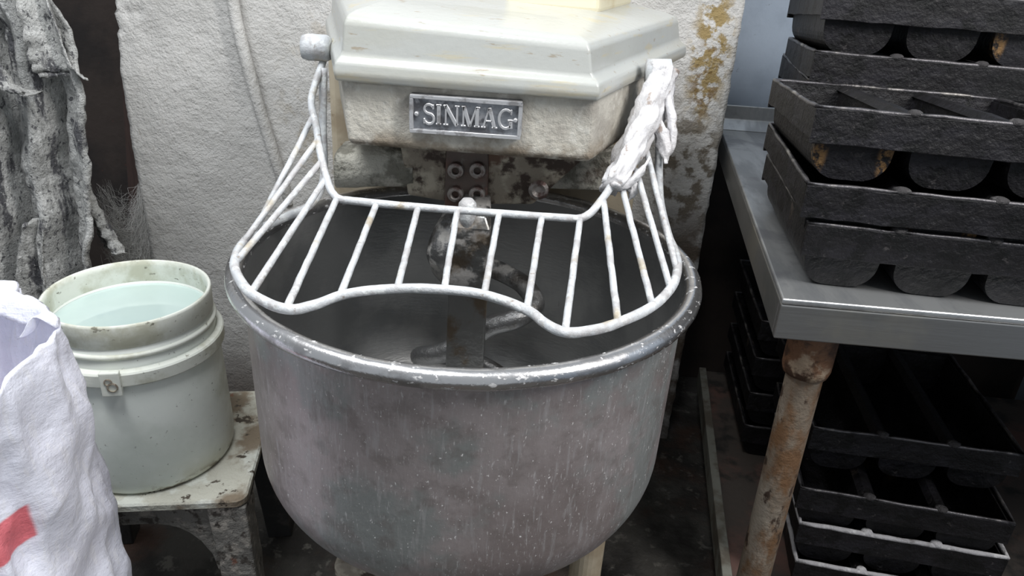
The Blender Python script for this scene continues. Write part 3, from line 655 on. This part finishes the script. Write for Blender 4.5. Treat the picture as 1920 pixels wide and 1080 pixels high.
def pan(label, loc, rz, tilt=0, scale=1.0, mi=0, dusty=False, group='black strap pans', lumps=True, sway=0, ends=()):
    sd = pcount[0]*13.7; pcount[0] += 1
    t = thing('bread_pan', label, 'pan', loc, (R(tilt), R(sway), R(rz)), group)
    t.scale = (scale,)*3
    m1 = MT['pan'][mi % 4]
    for k, x in enumerate(CUPX):
        if k == 0: o = cup_mesh().build('cup', MT['pan'][(mi+k) % 4], t, smooth=False, shift=False); me0 = o.data
        else:
            o = bpy.data.objects.new('cup', me0.copy()); COL.objects.link(o); o.parent = t; o.data.materials[0] = MT['pan'][(mi+k) % 4]
        o.location = (x, 0, 0)
        if k in ends: o.data.materials[0] = MT['panends']
    # strap band: four wavy strips round the top
    def strip(p0, p1, h0, h1, th, nseg, axis):
        m_ = MB(); rg = []
        for i in range(nseg+1):
            q = Vector(p0).lerp(Vector(p1), i/nseg); e = .0012*fbm((q.x*30, q.y*30, sd), 3); lw = .0020*fbm((q.x*25, q.y*25, sd+5), 3)
            nrm = Vector((0, -1, 0)) if axis == 'x' else Vector((-1, 0, 0))
            a_ = q+nrm*e; b_ = a_-nrm*th
            rg.append([(a_.x, a_.y, h0+lw), (a_.x-nrm.x*.0, a_.y, h1+lw*.5), (b_.x, b_.y, h1+lw*.5), (b_.x, b_.y, h0)])
        m_.loft(rg); return m_
    h0, h1 = H_-.042, H_
    strip((0, -.003, 0), (WT, -.003, 0), h0, h1, .006, 24, 'x').build('strap', m1, t, shift=False, bevel=.001)
    strip((0, L_-.003, 0), (WT, L_-.003, 0), h0, h1, .006, 12, 'x').build('strap', m1, t, shift=False)
    strip((0, .0035, 0), (0, L_-.0035, 0), h0+.006, h1-.001, .005, 14, 'y').build('strap', m1, t, shift=False)
    strip((WT-.005, .0035, 0), (WT-.005, L_-.0035, 0), h0+.006, h1-.001, .005, 14, 'y').build('strap', m1, t, shift=False)
    for k in range(1, N_C):
        MB().loft([[(P_*k-.014, y, H_-.006), (P_*k+.014, y, H_-.006), (P_*k+.005, y, H_+.002+.0015*nz(y*40, sd)), (P_*k-.005, y, H_+.002+.0015*nz(y*40, sd))] for y in [.003+(L_-.009)*i/8 for i in range(9)]]).build('divider', m1, t, shift=False)
    lp = []
    c_ = [(.002, .000), (WT-.002, .000), (WT-.002, L_), (.002, L_)]
    pts = []
    for k in range(4):
        a_, b_ = Vector(c_[k]), Vector(c_[(k+1) % 4])
        for i in range(14): q = a_.lerp(b_, i/14); pts.append((q.x, q.y, H_+.0008+.0016*fbm((q.x*28, q.y*28, sd+2), 3)))
    thick = .0028 if not dusty else .0042
    MB().tube(pts, lambda tt, a: thick*(1+.35*nz(tt*60, math.cos(a), sd)), 8, closed=True).build('lip', MT['pandust'] if dusty else MT['panlip'], t, smooth=True, shift=False)
    if lumps:
        for k in range(1, N_C):
            m_ = MB(); rg = []
            for j in range(7):
                ph = math.pi*j/6; rg.append([(P_*k+(.011+.004*nz(k, sd))*max(.05, math.sin(ph))*math.cos(2*math.pi*q/10)*(1+.4*nz(j, q, sd)), .004+.009*max(.05, math.sin(ph))*math.sin(2*math.pi*q/10), H_+.002+.0055*math.cos(ph)) for q in range(10)])
            m_.loft(rg); m_.build('crumb_lump', MT['pandust'] if dusty else MT['char'], t, smooth=True, shift=False)
    return t
def from_rim(ft, rz, tilt, scale=1.0):
    """origin of a pan whose front left rim corner stands at ft"""
    h = Vector((0, 0, H_*scale)); h.rotate(Euler((R(tilt), 0, R(rz)))); return Vector(ft)-h
g1, g2, g3 = 'black pans in the front stack on the table', 'black pans in the rear stack on the table', 'black pans on the lower shelf'
pan('black three-cup bread pan resting on the table at the bottom of the front stack', (.436, -.012, .7815), -5.8, mi=0, group=g1)
pan('black bread pan nested in the middle of the front stack on the table', (.424, -.012, .833), -6.5, mi=2, group=g1, ends=(1,))
pan('black bread pan on top of the front stack, cups empty, ends burnt orange', from_rim((.416, -.004, 1.012), -7, -4.0), -7, -4.0, mi=2, group=g1, ends=(0,))
S2 = 1.12
pan('lowest black bread pan of the rear stack hidden behind the front pans', (.575, .385, .7815), -8, scale=S2, mi=0, group=g2, lumps=False)
pan('second lowest black bread pan of the rear stack behind the front pans', (.572, .385, .833), -8, scale=S2, mi=1, group=g2, lumps=False)
pan('black bread pan of the rear stack with only its left rim peeking out', (.535, .385, .885), -9, -1, scale=S2, mi=2, group=g2, lumps=False)
pan('black bread pan directly under the topmost pan of the rear stack', from_rim((.528, .370, 1.031), -10, -3, S2), -10, -3, scale=S2, mi=2, group=g2)
pan('topmost black bread pan at the upper right edge of the photo', from_rim((.520, .362, 1.130), -9, -4.5, S2), -9, -4.5, scale=S2, mi=3, group=g2, ends=(2,))
pan('floury-rimmed black pan lowest in the stack under the table', (.598, .095, .1125), -8, mi=0, dusty=True, group=g3)
pan('floury-rimmed black pan second from the bottom under the table', (.588, .10, .195), -8, mi=2, dusty=True, group=g3)
pan('dark bread pan third from the bottom under the table', (.572, .10, .272), -8.5, mi=0, group=g3)
pan('dark bread pan topmost of the front stack under the table', (.585, .14, .368), -6, mi=2, group=g3)
pan('dark pan low in the far stack behind the pipe leg', (.60, .50, .1125), -5, mi=0, group=g3, lumps=False)
pan('dark pan halfway up the far stack behind the pipe leg', (.595, .50, .20), -5, mi=2, group=g3, lumps=False)
pan('dark pan near the top of the far stack behind the pipe leg', (.59, .50, .29), -5, mi=0, group=g3, lumps=False)
pan('dark pan crowning the far stack behind the pipe leg', (.585, .50, .38), -5, mi=2, group=g3, lumps=False)
